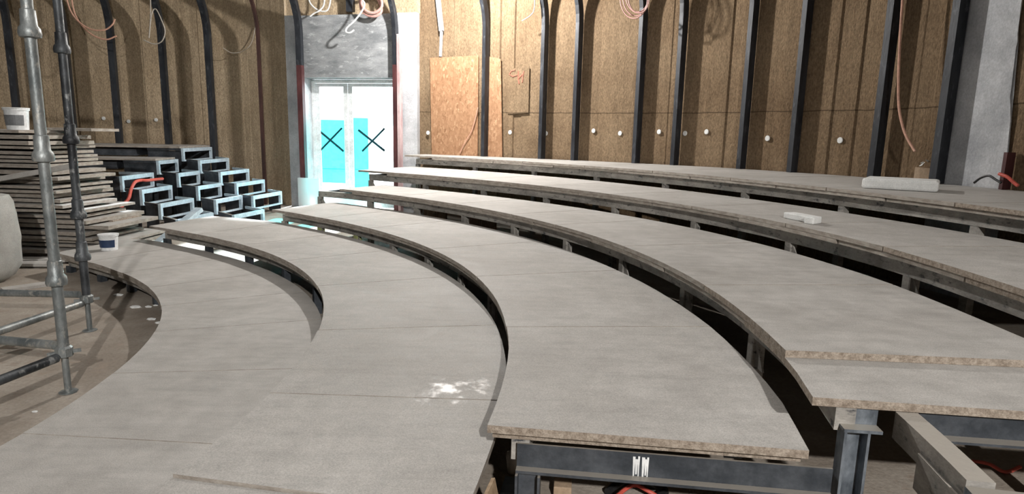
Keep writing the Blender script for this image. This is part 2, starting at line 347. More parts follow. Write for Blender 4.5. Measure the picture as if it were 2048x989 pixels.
# ------------------------------------------------------------------ tier frames (welded steel under each tier)
ENDS = {1: (75.6, -14), 2: (71.5, -9.0), 3: (62.6, -6.75), 4: (66.3, -6.7), 5: (65.3, -3), 6: (66.0, 2)}
def radv(t): return Vector((math.cos(R(t)), math.sin(R(t)), 0))
def tanv(t): return Vector((-math.sin(R(t)), math.cos(R(t)), 0))
UPZ = Vector((0, 0, 1))
for i in range(1, 7):
    zt = H[i] - 2 * BT - .0025
    bh = .075 if i < 5 else .085
    a, b = ENDS[i]
    fr = empty('tier_frame', pol(r_in(i, 30) + .1, 30, FLOOR), cat='steel frame', group='steel frames under the tiers',
               label={1: 'low dusty steel frame under the lowest tier, nearest the scaffold', 2: 'dusty curved steel frame carrying the second tier of boards',
                      3: 'curved steel frame under the third tier, with end beam and post at camera', 4: 'curved steel frame under the fourth tier, with bright galvanised end post',
                      5: 'stained curved steel frame under the fifth tier of boards', 6: 'stained curved steel frame under the top tier beside the brown wall'}[i])
    bm = nb(); sector(bm, lambda t: r_in(i, t) + .075, lambda t: r_in(i, t) + .135, a, b, zt - bh, zt)
    build('front_beam', bm, 'steel_dusty', fr)
    bm = nb(); sector(bm, lambda t: r_out(i, t) - .22, lambda t: r_out(i, t) - .16, a, b + 1.2, zt - bh, zt)
    build('rear_beam', bm, 'steel', fr)
    n = int((a - b) / (9.5 if i < 3 else 7.6)); 
    for k in range(n + 1):
        t = a - .3 - (a - b - .6) * k / n
        rv, tv = radv(t), tanv(t)
        last = (k == n and i in (3, 4))
        r0, r1 = r_in(i, t) + .138, r_out(i, t) - .223
        if not last:
            bm = nb(); bar(bm, pol(r0, t, zt - .04), pol(r1, t, zt - .04), .06, .07); build('radial_beam', bm, 'steel', fr)
            # angle-section post with a small gusset
            c = pol(r_in(i, t) + .105, t)
            bm = nb(); zb = FLOOR; ztp = zt - bh - .001
            obox(bm, (c.x, c.y, (zb + ztp) / 2), rv * .028, tv * .006, Vector((0, 0, (ztp - zb) / 2)))
            d = c - rv * .024 + tv * .026
            obox(bm, (d.x, d.y, (zb + ztp) / 2), rv * .005, tv * .026, Vector((0, 0, (ztp - zb) / 2)))
            p = build('post', bm, 'lime' if (i == 3 and k in (1, 2)) else ('steel_dusty' if i > 2 else 'steel'), fr)
            if i in (3, 4, 5):
                bm = nb(); q = c - rv * .012 - tv * .008
                v = [q + Vector((0, 0, ztp - zb)) * 0 + Vector((0, 0, ztp)), q - tv * .07 + Vector((0, 0, ztp - .10)), q + Vector((0, 0, ztp - .10))]
                v = [Vector((q.x, q.y, ztp)), Vector((q.x, q.y, ztp - .13)), Vector((q.x, q.y, ztp - .13)) - tv * .09]
                A = [bm.verts.new(x - rv * .004) for x in v]; B = [bm.verts.new(x + rv * .004) for x in v]
                bm.faces.new(A); bm.faces.new(B[::-1])
                for s in range(3): bm.faces.new((A[s], A[(s + 1) % 3], B[(s + 1) % 3], B[s]))
                build('gusset', bm, 'steel_dusty', p)
        if last and i == 3:
            def chan(p, q, h, depth, flip, mat, name, top=True):
                """channel beam from p to q (top centre line), open towards the camera"""
                d = (q - p).normalized(); s = Vector((d.y, -d.x, 0)) * flip; L = (q - p).length / 2; m = (p + q) / 2
                bm = nb()
                obox(bm, m - Vector((0, 0, h / 2)), d * L, s * .004, Vector((0, 0, h / 2)))
                obox(bm, m + s * (.005 + depth / 2) - Vector((0, 0, h - .005)), d * L, s * depth / 2, Vector((0, 0, .005)))
                if top: obox(bm, m + s * (.005 + depth / 2) - Vector((0, 0, .005)), d * L, s * depth / 2, Vector((0, 0, .005)))
                return build(name, bm, mat, fr)
            def cpost(px, w, z0, z1, d, s, mat, name='post'):
                """channel post, hollow side towards s, w wide along d"""
                bm = nb(); hz = Vector((0, 0, (z1 - z0) / 2)); c = Vector((px.x, px.y, (z0 + z1) / 2))
                obox(bm, c, d * w / 2, s * .004, hz)
                for sg in (-1, 1): obox(bm, c + d * sg * (w / 2 - .004) + s * .026, d * .004, s * .022, hz)
                return build(name, bm, mat, fr)
        if last:
            T = -7.0 if i == 3 else -6.6
            rv, tv = radv(T), tanv(T); s = -tv
            if i == 3:
                chan(pol(5.245, T, zt - .004), pol(6.218, T, zt - .004), .088, .03, 1 if (Vector((rv.y, -rv.x, 0)).dot(s) > 0) else -1, 'steel', 'end_beam', top=False)
                cpost(pol(5.285, T), .08, FLOOR, zt - .094, rv, s, 'steel')
                bm = nb(); sp_ = pol(5.62, T, zt - .05) + s * .0045
                for q, (w_, h_, u_) in enumerate(((.004, .034, 0), (.005, .026, .008), (.003, .036, .015), (.005, .034, .029), (.004, .028, .037), (.003, .035, .043))):
                    hexa(bm, [sp_ + rv * (u_ + dx) + s * dy + UPZ * dz for dz, k_ in ((-h_, .5), (h_, 1)) for dx, dy in ((-w_ * k_, 0), (w_ * k_, 0), (w_ * k_, .0012), (-w_ * k_, .0012))])
                build('paint_splash', bm, 'white', fr, label='white paint drips on the end beam')
                bm = nb(); bar(bm, pol(5.7, T + 2.2, zt - .04), pol(6.0, T + 2.2, zt - .04), .06, .07); build('radial_beam', bm, 'steel', fr)
            else:
                z4 = zt
                cpost(pol(6.275, T), .075, FLOOR, z4 - .064, rv, s, 'galv')
                bm = nb(); c = pol(6.29, T, z4 - .030)
                obox(bm, c, rv * .055, s * .005, Vector((0, 0, .028))); obox(bm, c + s * .028 - Vector((0, 0, .028)), rv * .055, s * .022, Vector((0, 0, .005)))
                build('post_head', bm, 'galv', fr)
# ------------------------------------------------------------------ bare bay next to the camera (continues the fourth tier)
zt = H[4] - 2 * BT - .0025
bay = empty('bare_bay_frame', pol(6.5, -8, FLOOR), label='bare steel frame bay without boards at lower right beside the galvanised post', cat='steel frame')
a, b = -6.75, -10.25
bm = nb(); sector(bm, lambda t: 6.388, lambda t: 6.452, a, b, zt - .085, zt, step=.6); build('arc_beam', bm, 'steel_dusty', bay)
bm = nb()
pa, pb = pol(6.383, -8.3, 0), pol(6.381, -10.2, 0)
for z0, z1 in ((zt - .150, zt - .045),):
    hexa(bm, [Vector((p.x, p.y, z)) for z in (z0, z1) for p in (pa, pb, pb - radv(-10) * .006, pa - radv(-10) * .006)])
build('splice_plate', bm, 'steel_dusty', bay)
bm = nb(); T = -6.5; rv, s = radv(T), -tanv(T); L = .5
m = pol(6.46 + L, T, zt)
obox(bm, m - Vector((0, 0, .042)), rv * L, s * .004, Vector((0, 0, .042))); obox(bm, m + s * .024 - Vector((0, 0, .080)), rv * L, s * .02, Vector((0, 0, .004)))
build('radial_channel', bm, 'steel', bay)
bm = nb(); T = -10.75; bar(bm, pol(6.37, T, zt - .06), pol(7.4, T, zt - .06), .05, .12); build('radial_beam', bm, 'galv', bay)
bm = nb(); T = -10.6; bar(bm, pol(6.42, T - .3, FLOOR), pol(6.42, T - .3, zt - .121), .07, .05, upv=radv(T)); build('post', bm, 'galv', bay)
# ------------------------------------------------------------------ room shell
bm = nb(); prism(bm, [(-17, -9), (9.5, -9), (9.5, 12.6), (-17, 15)], FLOOR - .1, FLOOR)
build('floor', bm, 'floor', kind='structure')
ZC = 5.2
def wall_strip(name, ts, rf, mat, thick=.2, fold=.0, z1=ZC, seed=1):
    rng = random.Random(seed); prof = []
    a, b = ts; t = a; sgn = 1 if b > a else -1; off = 0
    while (b - t) * sgn > 0:
        prof.append((t, off))
        t2 = t + sgn * rng.choice((.5, .8, 1.1, 1.6, 2.2)); t2 = b if (b - t2) * sgn < .3 else t2
        n = 2
        prof.append((t2 - sgn * .08, off + rng.uniform(-.002, .002)))
        off = rng.choice((0, .012, .02, .03)) * fold; t = t2
    prof.append((b, off))
    bm = nb(); rows = []
    for t, o in prof:
        p, q = pol(rf(t) - o, t), pol(rf(t) + thick, t)
        rows.append([bm.verts.new((p.x, p.y, FLOOR)), bm.verts.new((q.x, q.y, FLOOR)), bm.verts.new((q.x, q.y, z1)), bm.verts.new((p.x, p.y, z1))])
    for A, B in zip(rows, rows[1:]):
        for i, j in ((0, 1), (1, 2), (2, 3), (3, 0)): bm.faces.new((A[i], A[j], B[j], B[i]))
    bm.faces.new(rows[0]); bm.faces.new(rows[-1][::-1])
    return build(name, bm, mat, kind='structure')
DL, DR = pol(9.4, 84.0), pol(9.4, 68.4)          # ends of the doorway bay
wall_strip('wall_right', (68.4, -25), lambda t: lerp(WALL_R, t), 'wall_r', fold=1.0, seed=5)
WALL_L = [(84, 9.4), (88, 9.75), (92, 10.05), (97, 10.25), (150, 10.5)]
wall_strip('wall_left', (84.0, 150), lambda t: lerp(WALL_L, t), 'wall_l', fold=.25, seed=3)
# closing walls behind the camera
pr, plf = pol(10.6, -25), pol(10.5, 150)
def flatwall(name, p, q):
    d = (q - p); d.z = 0; d.normalize(); n = Vector((d.y, -d.x, 0)) * .2
    bm = nb(); prism(bm, [p[:2], q[:2], (q + n)[:2], (p + n)[:2]], FLOOR, ZC); return build(name, bm, 'rear', kind='structure')
flatwall('wall_rear', Vector((-13.3, -8.5, 0)), Vector((4.6, -8.5, 0)))
flatwall('wall_side', plf, Vector((-13.3, -8.5, 0)))
flatwall('wall_back', Vector((4.6, -8.5, 0)), pr)
bm = nb(); prism(bm, [(-17, -9), (9.5, -9), (9.5, 12.6), (-17, 15)], ZC, ZC + .15); build('ceiling', bm, 'rear', kind='structure')
# doorway bay: chord plane between DL and DR
dv = (DR - DL); BW = dv.length; dv.normalize(); dn = Vector((-dv.y, dv.x, 0))      # dn points outwards
if dn.dot(radv(76)) < 0: dn = -dn
UPZ = Vector((0, 0, 1))
def du(x, y, off):                                    # pixel -> (u, z) on the plane `off` outside the chord
    p = onplane(x, y, DL + dn * off, dn); return (p - DL).dot(dv), p.z
def dbox(bm, u0, u1, n0, n1, z0, z1, mi=0):
    c = DL + dv * (u0 + u1) / 2 + dn * (n0 + n1) / 2 + UPZ * (z0 + z1) / 2
    return obox(bm, c, dv * (u1 - u0) / 2, dn * (n1 - n0) / 2, UPZ * (z1 - z0) / 2, mi)
SF = -.10                                             # face of the surround stands proud of the wall
uL, uR = du(572, 120, SF)[0], du(834, 120, SF)[0]
oL, oR = du(605, 250, SF)[0], du(790, 250, SF)[0]
zTop = du(700, 28, SF)[1]; zOpen = du(700, 155, SF)[1]
bm = nb(); dbox(bm, uL, oL, SF, .34, FLOOR, zTop); build('trim_1', bm, 'plaster', kind='structure')
bm = nb(); dbox(bm, oR, uR, SF, .34, FLOOR, zTop); build('trim_2', bm, 'plaster', kind='structure')
bm = nb(); dbox(bm, oL + .002, oR - .002, SF + .03, .34, zOpen, zTop); build('trim_3', bm, 'plaster_dark', kind='structure')
bm = nb(); dbox(bm, uL - .02, uR + .02, .0, .2, zTop, ZC); build('wall_lintel', bm, 'wall_l', kind='structure')
# door: white frame, two glazed leaves with cyan film and taped crosses
DO = .26
door = empty('door_1', DL + dv * ((oL + oR) / 2) + dn * DO + UPZ * FLOOR, kind='structure')
f0, f1 = oL + .003, oR - .003; um = du(699, 280, DO)[0]
bm = nb(); dbox(bm, f0, f0 + .07, DO - .03, DO + .05, FLOOR, zOpen - .01); dbox(bm, f1 - .07, f1, DO - .03, DO + .05, FLOOR, zOpen - .01)
dbox(bm, f0 + .07, f1 - .07, DO - .03, DO + .05, zOpen - .07, zOpen - .01)
build('door_frame', bm, 'white', door)
for sd, (a, b) in (('l', (f0 + .075, um - .004)), ('r', (um + .004, f1 - .075))):
    z0, z1 = FLOOR + .02, zOpen - .075
    bm = nb(); st = .085; rb = .16
    dbox(bm, a, a + st, DO - .025, DO + .02, z0, z1); dbox(bm, b - st, b, DO - .025, DO + .02, z0, z1)
    dbox(bm, a + st, b - st, DO - .025, DO + .02, z0, z0 + rb); dbox(bm, a + st, b - st, DO - .025, DO + .02, z1 - .06, z1)
    leaf = build('door_leaf', bm, 'white', door)
    bm = nb(); dbox(bm, a + st, b - st, DO - .004, DO + .004, z0 + rb, z1 - .06); build('glass', bm, 'glass', leaf)
    if sd == 'l': strips = [((628, 700), 226, 240, 'film_pale'), ((628, 700), 240, 366, 'film')]
    else: strips = [((690, 737), 236, 400, 'film'), ((737, 790), 224, 252, 'film_pale'), ((690, 737), 224, 236, 'film_pale'), ((690, 720), 160, 224, 'glass')]
    for (xa, xb), ya, yb, mt in strips:
        ua, ub = du(xa, 280, DO)[0], du(xb, 280, DO)[0]; ua = max(ua, a + st + .002); ub = min(ub, b - st - .002)
        za, zb = du((xa + xb) / 2, yb, DO)[1], du((xa + xb) / 2, ya, DO)[1]; za = max(za, z0 + rb + .002)
        bm = nb(); dbox(bm, ua, ub, DO - .0075, DO - .0055, za, zb); build('protective_film', bm, mt, leaf)
    segs = [((637, 260), (688, 303)), ((636, 307), (685, 256))] if sd == 'l' else [((717, 260), (770, 302)), ((725, 303), (770, 257))]
    bm = nb()
    for p, q in segs:
        P, Q = [DL + dv * u + UPZ * z + dn * (DO - .0105) for u, z in (du(*p, DO), du(*q, DO))]
        bar(bm, P, Q, .004, .045, upv=dn.cross((Q - P).normalized()))
        break
    P, Q = [DL + dv * u + UPZ * z + dn * (DO - .0145) for u, z in (du(*segs[1][0], DO), du(*segs[1][1], DO))]
    bar(bm, P, Q, .003, .038, upv=dn.cross((Q - P).normalized()))
    build('tape_cross', bm, 'tape', leaf, label='dark tape cross on the glass')
# outside the door
bm = nb(); prism(bm, [(-17, 12.65), (9, 12.65), (9, 30), (-17, 30)], FLOOR - .12, FLOOR - .02)
build('ground_outside', bm, 'paving', kind='structure')
bm = nb(); prism(bm, [(-14, 24), (6, 24), (6, 24.4), (-14, 24.4)], FLOOR, 3.4)
build('wall_outside', bm, 'facade', kind='structure')
# white foam sheet leaning low in the doorway
bm = nb(); dbox(bm, du(598, 400, -.30)[0], du(640, 400, -.30)[0], -.32, -.27, FLOOR, du(600, 356, -.30)[1])
build('foam_sheet', bm, 'foam_thin', label='white foam sheet standing on edge at the left foot of the doorway', cat='foam sheet')
bm = nb(); dbox(bm, du(641, 400, -.10)[0], du(742, 400, -.10)[0], -.16, -.06, FLOOR, du(690, 384, -.10)[1])
build('foam_block', bm, 'foam_thin', label='low white foam block lying across the threshold in front of the glass door', cat='foam block')
# ------------------------------------------------------------------ wall ribs
def rib(px, py, rw, label, mat='rib', z0=FLOOR, w=.085, dpt=.16, gap=.1, split=None, zb=2.88, zmax=3.9, pink=None, group='upright steel ribs along the wall'):
    """upright rib; its tangential place comes from where the photo shows it; bends inwards above zb"""
    t = ang(oncyl(px, py, rw - gap - dpt)); rv, tv = radv(t), tanv(t)
    rc = rw - gap - dpt / 2
    def path(lo, hi):
        out = []; RB = 1.0
        z = lo
        zs = [lo] + ([zb] if lo < zb < hi else [])
        if hi > zb:
            for k in range(1, 9):
                zz = max(lo, zb) + (hi - max(lo, zb)) * k / 8; zs.append(zz)
        else: zs.append(hi)
        for z in zs:
            d = max(0, z - zb); off = RB - math.sqrt(max(0, RB * RB - min(d, .98)**2)); out.append((rc - off, z))
        return out
    def piece(lo, hi, m, name, parent, ww, shift=0):
        bm = nb(); P = path(lo, hi); rows = []
        for k, (r, z) in enumerate(P):
            a = P[max(0, k - 1)]; b = P[min(len(P) - 1, k + 1)]
            dx, dz = b[0] - a[0], b[1] - a[1]; L = math.hypot(dx, dz); nx, nz = dz / L, -dx / L
            c = pol(r, t, z) + tv * shift; n = rv * nx + UPZ * nz
            rows.append([bm.verts.new(c + tv * ww / 2 * s1 + n * dpt / 2 * s2) for s1, s2 in ((-1, -1), (1, -1), (1, 1), (-1, 1))])
        for A, B in zip(rows, rows[1:]):
            for k in range(4): bm.faces.new((A[k], A[(k + 1) % 4], B[(k + 1) % 4], B[k]))
        bm.faces.new(rows[0]); bm.faces.new(rows[-1][::-1])
        return build(name, bm, m, parent)
    if split is None and pink is None:
        o = piece(z0, zmax, mat, 'steel_rib', None, w); meta(o, label, 'steel rib', group)
    else:
        o = empty('steel_rib', pol(rc, t, z0), label=label, cat='steel rib', group=group)
        zs = split
        piece(zs + .002, zmax, 'rib', 'upper_length', o, w)
        piece(z0, zs, 'rib_red', 'lower_length', o, w)['label'] = 'dark red lower length'
        if pink: piece(z0, zs + .5, 'rib_pink', 'pipe', o, .05, pink)['label'] = 'pale pink pipe'
    return o, t
RL = 9.4
rib(22, 140, 10.2, 'leftmost black rib at the left edge of the photo', gap=.42, w=.10, dpt=.12, z0=.895)
rib(134, 150, 10.2, 'black rib standing behind the two scaffold poles', gap=.42, w=.10, dpt=.12, z0=.895)
rib(227, 170, 10.2, 'bent black rib on the left wall under the peach cables', gap=.42, w=.10, dpt=.12, z0=.895)
rib(327, 170, 10.2, 'bent black rib on the left wall behind the looped grey cable', gap=.42, w=.10, dpt=.12, z0=.895)
rib(417, 150, 10.2, 'bent black rib on the left wall at end of the boarded landing', gap=.42, w=.10, dpt=.12)
rib(518, 150, 9.62, 'thin dark red rib just left of the grey doorway surround', 'rib_brown', gap=.12, w=.05, dpt=.06)
o, t = rib(600, 200, RL - .14, 'bent rib, blue-black above and dark red below, on left doorway jamb', gap=.04, w=.10, dpt=.10, split=2.35)
o, t = rib(789, 200, RL - .14, 'bent rib with pale pink pipe on the right doorway jamb', gap=.04, w=.07, dpt=.10, split=2.35, pink=-.075)
rib(698, 8, RL - .03, 'short black rib stub above the middle of the doorway', z0=zTop + .03, zmax=4.4, gap=.14, w=.12, dpt=.10, zb=5)
def wr(px, py):
    t = ang(oncyl(px, py, 9.6)); return lerp(WALL_R, t)
for px, py, lb in ((966, 200, 'black rib in front of the orange chipboard sheet'), (1082, 200, 'black rib just right of the panel with red writing'),
                   (1152, 120, 'bent black rib between the panel with writing and the rose cable coil'), (1276, 150, 'black rib under the coil of rose cable'),
                   (1355, 150, 'black rib just right of the rose cable coil'), (1494, 120, 'black rib in the middle of the brown right wall'),
                   (1596, 150, 'black rib above the small foam strip on the fifth tier'), (1764, 150, 'black rib left of the long hanging peach cable'),
                   (1893, 150, 'wide black rib against the grey plaster strip at right')):
    wide = px > 1700
    rib(px, py, wr(px, py), lb, gap=.058, w=.07 if wide else .062, dpt=.125 if wide else .12, z0=H[6] + .002)
# grey plaster strip with a ragged edge on the right wall
def wallpt(px, py, off=0.0):
    p = oncyl(px, py, 9.9); t = ang(p); p = oncyl(px, py, lerp(WALL_R, t) - off); return p
def on_wall_panel(name, mat, pts, off, thick, parent=None, **kw):
    """flat outline given by wall points (t, z) standing off the wall"""
    bm = nb(); A = []; B = []
    for t, z in pts:
        r = lerp(WALL_R, t) - off
        A.append(bm.verts.new(pol(r - thick, t, z))); B.append(bm.verts.new(pol(r, t, z)))
    n = len(pts); bm.faces.new(A); bm.faces.new(B[::-1])
    for k in range(n): bm.faces.new((A[k], A[(k + 1) % n], B[(k + 1) % n], B[k]))
    bmesh.ops.triangulate(bm, faces=[f for f in bm.faces if len(f.verts) > 4])
    return build(name, bm, mat, parent, **kw)
def wt(px, py, off=.05):
    p = wallpt(px, py, off); return ang(p), p.z
ed = []
(ta, za), (tb, zb_) = wt(2003, 378), wt(2040, 0)
zlo = FLOOR; rng = random.Random(4)
for k in range(26):
    z = .9 + (4.2 - .9) * k / 25; ed.append((ta + (tb - ta) * (z - za) / (zb_ - za) + rng.uniform(-.12, .12), z))
tl = wt(1868, 300)[0]
on_wall_panel('trim_4', 'plaster', [(tl, FLOOR), (ta - .1, FLOOR), (ta - .1, .88)] + ed + [(tl, 4.2)], .031, .014, kind='structure')
# ------------------------------------------------------------------ panels on the right wall
def quad_panel(name, mat, c, off, thick, **kw):
    return on_wall_panel(name, mat, [wt(*p, off=off) for p in c], off, thick, **kw)
quad_panel('chipboard_sheet', 'osb', [(860, 116), (957, 111), (955, 330), (864, 330)], .034, .016, label='large orange chipboard sheet on the wall right of the doorway', cat='chipboard sheet')
quad_panel('chipboard_strip', 'osb', [(972, 112), (1001, 118), (1004, 330), (970, 330)], .034, .016, label='narrow chipboard strip just right of the rib crossing the orange sheet', cat='chipboard sheet')
pn = quad_panel('access_panel', 'wall_r', [(1013, 137), (1058, 135), (1056, 226), (1014, 228)], .034, .012, label='square brown panel with red spray-painted writing', cat='panel')
def paint(strokes, w, parent):
    bm = nb()
    for s in strokes:
        pts = []
        for x, y in s:
            t, z = wt(x, y, .05); pts.append(pol(lerp(WALL_R, t) - .049, t, z))
        tube(bm, pts, w, 5)
    return build('sprayed_writing', bm, 'red_paint', parent, label='red spray-painted letters')
paint([[(1029, 140), (1021, 142), (1017, 149), (1024, 153), (1033, 150)], [(1035, 142), (1035, 158), (1037, 168)], [(1035, 158), (1046, 146)], [(1046, 142), (1044, 156), (1043, 165)]], .012, pn)
# pale fixing discs
DISCS = [(207, 237, 'below the peach cables on the left wall'), (257, 243, 'between two left wall ribs, lowest of three'), (312, 240, 'just left of the rib behind the looped cable'),
         (856, 266, 'at left edge of the orange chipboard sheet'), (1020, 265, 'below the panel with red writing'), (1092, 267, 'just right of the rib beside the red writing'),
         (1187, 262, 'midway between the two ribs left of the rose coil'), (1240, 267, 'left of the rib under the rose coil'), (1318, 264, 'between the two ribs below the rose coil'), (1370, 267, 'right of the rib beside the rose coil'),
         (1413, 264, 'second to the right of the rib beside the rose coil'), (1535, 277, 'left of the rib above the foam strip'), (1680, 281, 'in the widest bay left of the hanging peach cable')]
for px, py, w in DISCS:
    if px < 600:
        rr = 10.2; p = oncyl(px, py, rr); rr = lerp(WALL_L, ang(p)) - .022; p = oncyl(px, py, rr)
    else:
        t = ang(wallpt(px, py, .033)); rr = lerp(WALL_R, t) - .034 - (.018 if px < 900 else 0); p = oncyl(px, py, rr)
    t = ang(p); rv, tv = radv(t), tanv(t); bm = nb(); ring = []
    for s in (0, 1): ring.append([bm.verts.new(p - rv * .008 * s + (tv * math.cos(k * math.pi / 8) + UPZ * math.sin(k * math.pi / 8)) * (.036 - .006 * s)) for k in range(16)])
    for k in range(16): bm.faces.new((ring[0][k], ring[0][(k + 1) % 16], ring[1][(k + 1) % 16], ring[1][k]))
    bm.faces.new(ring[0]); bm.faces.new(ring[1])
    build('fixing_disc', bm, 'foam', label='small pale round fixing disc ' + w, cat='wall fixing', group='pale fixing discs on the wall')
# ------------------------------------------------------------------ step frames of the left block
LF = {'rear': ([(93.6, 8.40), (90.6, 8.05), (87.3, 7.80), (85.0, 7.70), (82.0, 7.48)], [.86, .68, .51, .34, .17], [1.25, 1.15, 1.05, 1.0, .95]),
      'middle': ([(94.0, 7.62), (90.5, 7.30), (87.0, 7.03), (83.6, 6.79), (79.4, 6.47)], [.68, .51, .34, .17, .0], [.74, .73, .74, .78, .80]),
      'front': ([(93.7, 6.45), (90.5, 6.28), (87.2, 6.10), (83.2, 5.83)], [.51, .34, .17, .0], [.95, .85, .88, .85])}
for nm, (st, zs, wds) in LF.items():
    wd = wds[0]
    g = empty('step_frame', pol(st[-1][1] + wd / 2, st[-1][0], FLOOR), cat='stair frame', group='bare steel step frames left of the doorway',
              label='flight of bare pale steel step frames left of the doorway, ' + {'rear': 'nearest the wall', 'middle': 'middle of three', 'front': 'nearest the board stack'}[nm])
    for k, ((t, r0), z) in enumerate(zip(st, zs)):
        wd = wds[k]
        A, B = pol(r0, t), pol(r0 + wd - .04, t); lo = zs[k + 1] if k + 1 < len(zs) else FLOOR
        tb = .045; d = (B - A).normalized(); n = tanv(t)            # n points back along the tier
        z0 = max(FLOOR + .002, z - .222)
        bm = nb()
        bar(bm, A + UPZ * (z - .03), B + UPZ * (z - .03), .04, .06); bar(bm, A + UPZ * (z0 + .0125), B + UPZ * (z0 + .0125), .04, .025)
        for p in (A + d * .025, B - d * .025): bar(bm, p + UPZ * (z0 + .025), p + UPZ * (z - .06), .05, .04, upv=n)
        build('riser_frame', bm, 'galv_daylit', g)
        # long sides running back to the next riser up
        t2 = st[k - 1][0] if k else t + 4.5
        back = [pol((st[k - 1][1] if k else r0 + .05) + (0 if s == 0 else wds[max(0, k - 1)] - .04), t2 - .5) for s in (0, 1)]
        for s, (p, q) in enumerate(zip((A, B), back)):
            bm = nb(); u = (q - p).normalized(); p2 = p + u * .03
            bar(bm, p2 + UPZ * (z - .02), q + UPZ * (z - .02), .03, .04); build('tread_rail', bm, 'galv_daylit' if s else 'steel', g)
            if True:  # plate on the far side too, added to darken the riser openings
                bm = nb(); c0 = FLOOR + .002
                hexa(bm, [x + UPZ * zz for zz in (c0, z - .045) for x in (p2, q, q + (B - A).normalized() * .006, p2 + (B - A).normalized() * .006)])
                build('side_plate', bm, 'steel', g)
# boarded tiers running on to the left of the step frames
for nm, r0, r1, z, t0, lb in (('upper', 8.42, 9.9, .86, 94.2, 'back'), ('mid', 7.66, 8.33, .68, 94.6, 'front')):
    bm = nb(); sector(bm, lambda t: r0 + .02, lambda t: r1, 98.8, 126, z - .14, z - .032, ms=0, mt=0)
    build('tier_beam', bm, 'steel', label='dark steel tier beam running left under the %s landing boards' % lb, cat='steel beam', group='tier beams of the left block')
    for k in range(3):
        a = t0 - .4 + k * 10.5; bm = nb(); sector(bm, lambda t: r0 - .03 + .02 * (k == 1), lambda t: r1, a + .05, a + 10.4, z + .001, z + .03, ms=1, mt=0)
        build('cement_board', bm, ['board', 'edge_grey'], label='pale cement board on the %s left landing, %s from the step frames' % (lb, ORD[k]), cat='board', group='boards on the left landings')
# ------------------------------------------------------------------ stack of loose boards at left
rng = random.Random(21)
yaw = R(-4)
ux, uy = Vector((math.cos(yaw), math.sin(yaw), 0)), Vector((-math.sin(yaw), math.cos(yaw), 0))
def slab(name, cx, cy, z, L, W, th, yw, mats, dz=0, **kw):
    u = Vector((math.cos(yw), math.sin(yw), dz)); v = Vector((-math.sin(yw), math.cos(yw), 0)); bm = nb()
    c = Vector((cx, cy, z + th / 2)); obox(bm, c, u * L / 2, v * W / 2, UPZ * th / 2, 1)
    bm.faces.ensure_lookup_table()
    for f in bm.faces:
        f.normal_update()
        if f.normal.z > .7: f.material_index = 0
    return build(name, bm, mats, **kw)
z = FLOOR + .002; n = 0
RIGHT = [(-.2, -4.28), (.0, -4.32), (.2, -4.45), (.45, -4.72), (.75, -4.85), (1.0, -4.95), (1.2, -5.0)]
while z < 1.10 and n < 26:
    th = rng.choice((.028, .034, .040)); xr = lerp(RIGHT, z) + rng.uniform(-.16, .10); L = rng.uniform(2.2, 2.9) if n % 3 else rng.uniform(1.7, 2.1)
    yw = yaw + R(rng.uniform(-2.5, 2.5)); yf = 6.72 + rng.uniform(-.06, .05)
    W = rng.uniform(.8, .95)
    slab('cement_board', xr - L / 2, yf + W / 2, z, L, W, th, yw, ['board', 'edge_grey'], label='grey offcut board of the stack behind the scaffold, %s from the floor' % ORD[n], cat='board', group='offcut boards in the left stack')
    z += th + .001
    th2 = rng.choice((.012, .018, .026)); L2 = L * rng.uniform(.75, .95)
    slab('spacer_board', xr - L / 2 - .1, yf + .56, z, L2, .5, th2, yw, ['edge_grey', 'edge'], label='set-back spacer strip above the %s board of the left stack' % ORD[n], cat='spacer', group='spacers in the left stack')
    z += th2 + .001; n += 1
ZS = z
slab('cement_board', -5.9, 7.1, ZS, 1.5, .8, .03, R(-3), ['board', 'edge_grey'], label='topmost pale board on the left stack, right end sticking out', cat='board', group='offcut boards in the left stack')
slab('cement_board', -4.98, 7.3, ZS + .032, .7, .4, .03, R(-9), ['board', 'edge_grey'], label='short pale board lying loose on top of the left stack behind far pole', cat='board', group='offcut boards in the left stack')
# planks leaning out of the stack
def plank(p, q, w, th, mats, **kw):
    p, q = Vector(p), Vector(q); d = (q - p).normalized(); s = d.cross(UPZ).normalized(); u = s.cross(d); bm = nb()
    obox(bm, (p + q) / 2, d * (q - p).length / 2, s * w / 2, u * th / 2); return build('loose_plank', bm, mats, **kw)
plank((-5.55, 6.50, .60), (-4.55, 6.55, .80), .12, .05, 'board', label='pale plank tilted up across the front of the left stack', cat='plank', group='loose planks at the left stack')
plank((-4.14, 7.10, FLOOR + .032), (-3.93, 7.85, .21), .10, .05, 'galv_daylit', label='pale blue steel bar sloping up from the stack to the step frames', cat='plank', group='loose planks at the left stack')
plank((-5.2, 6.36, -.17), (-4.45, 6.48, -.17), .16, .03, 'board', label='short strip at the foot of the stack beside the second tier end', cat='plank', group='loose planks at the left stack')
plank((-5.3, 6.15, -.17), (-4.62, 6.22, -.17), .15, .03, 'board', label='short strip at the foot of the stack behind the small bucket', cat='plank', group='loose planks at the left stack')
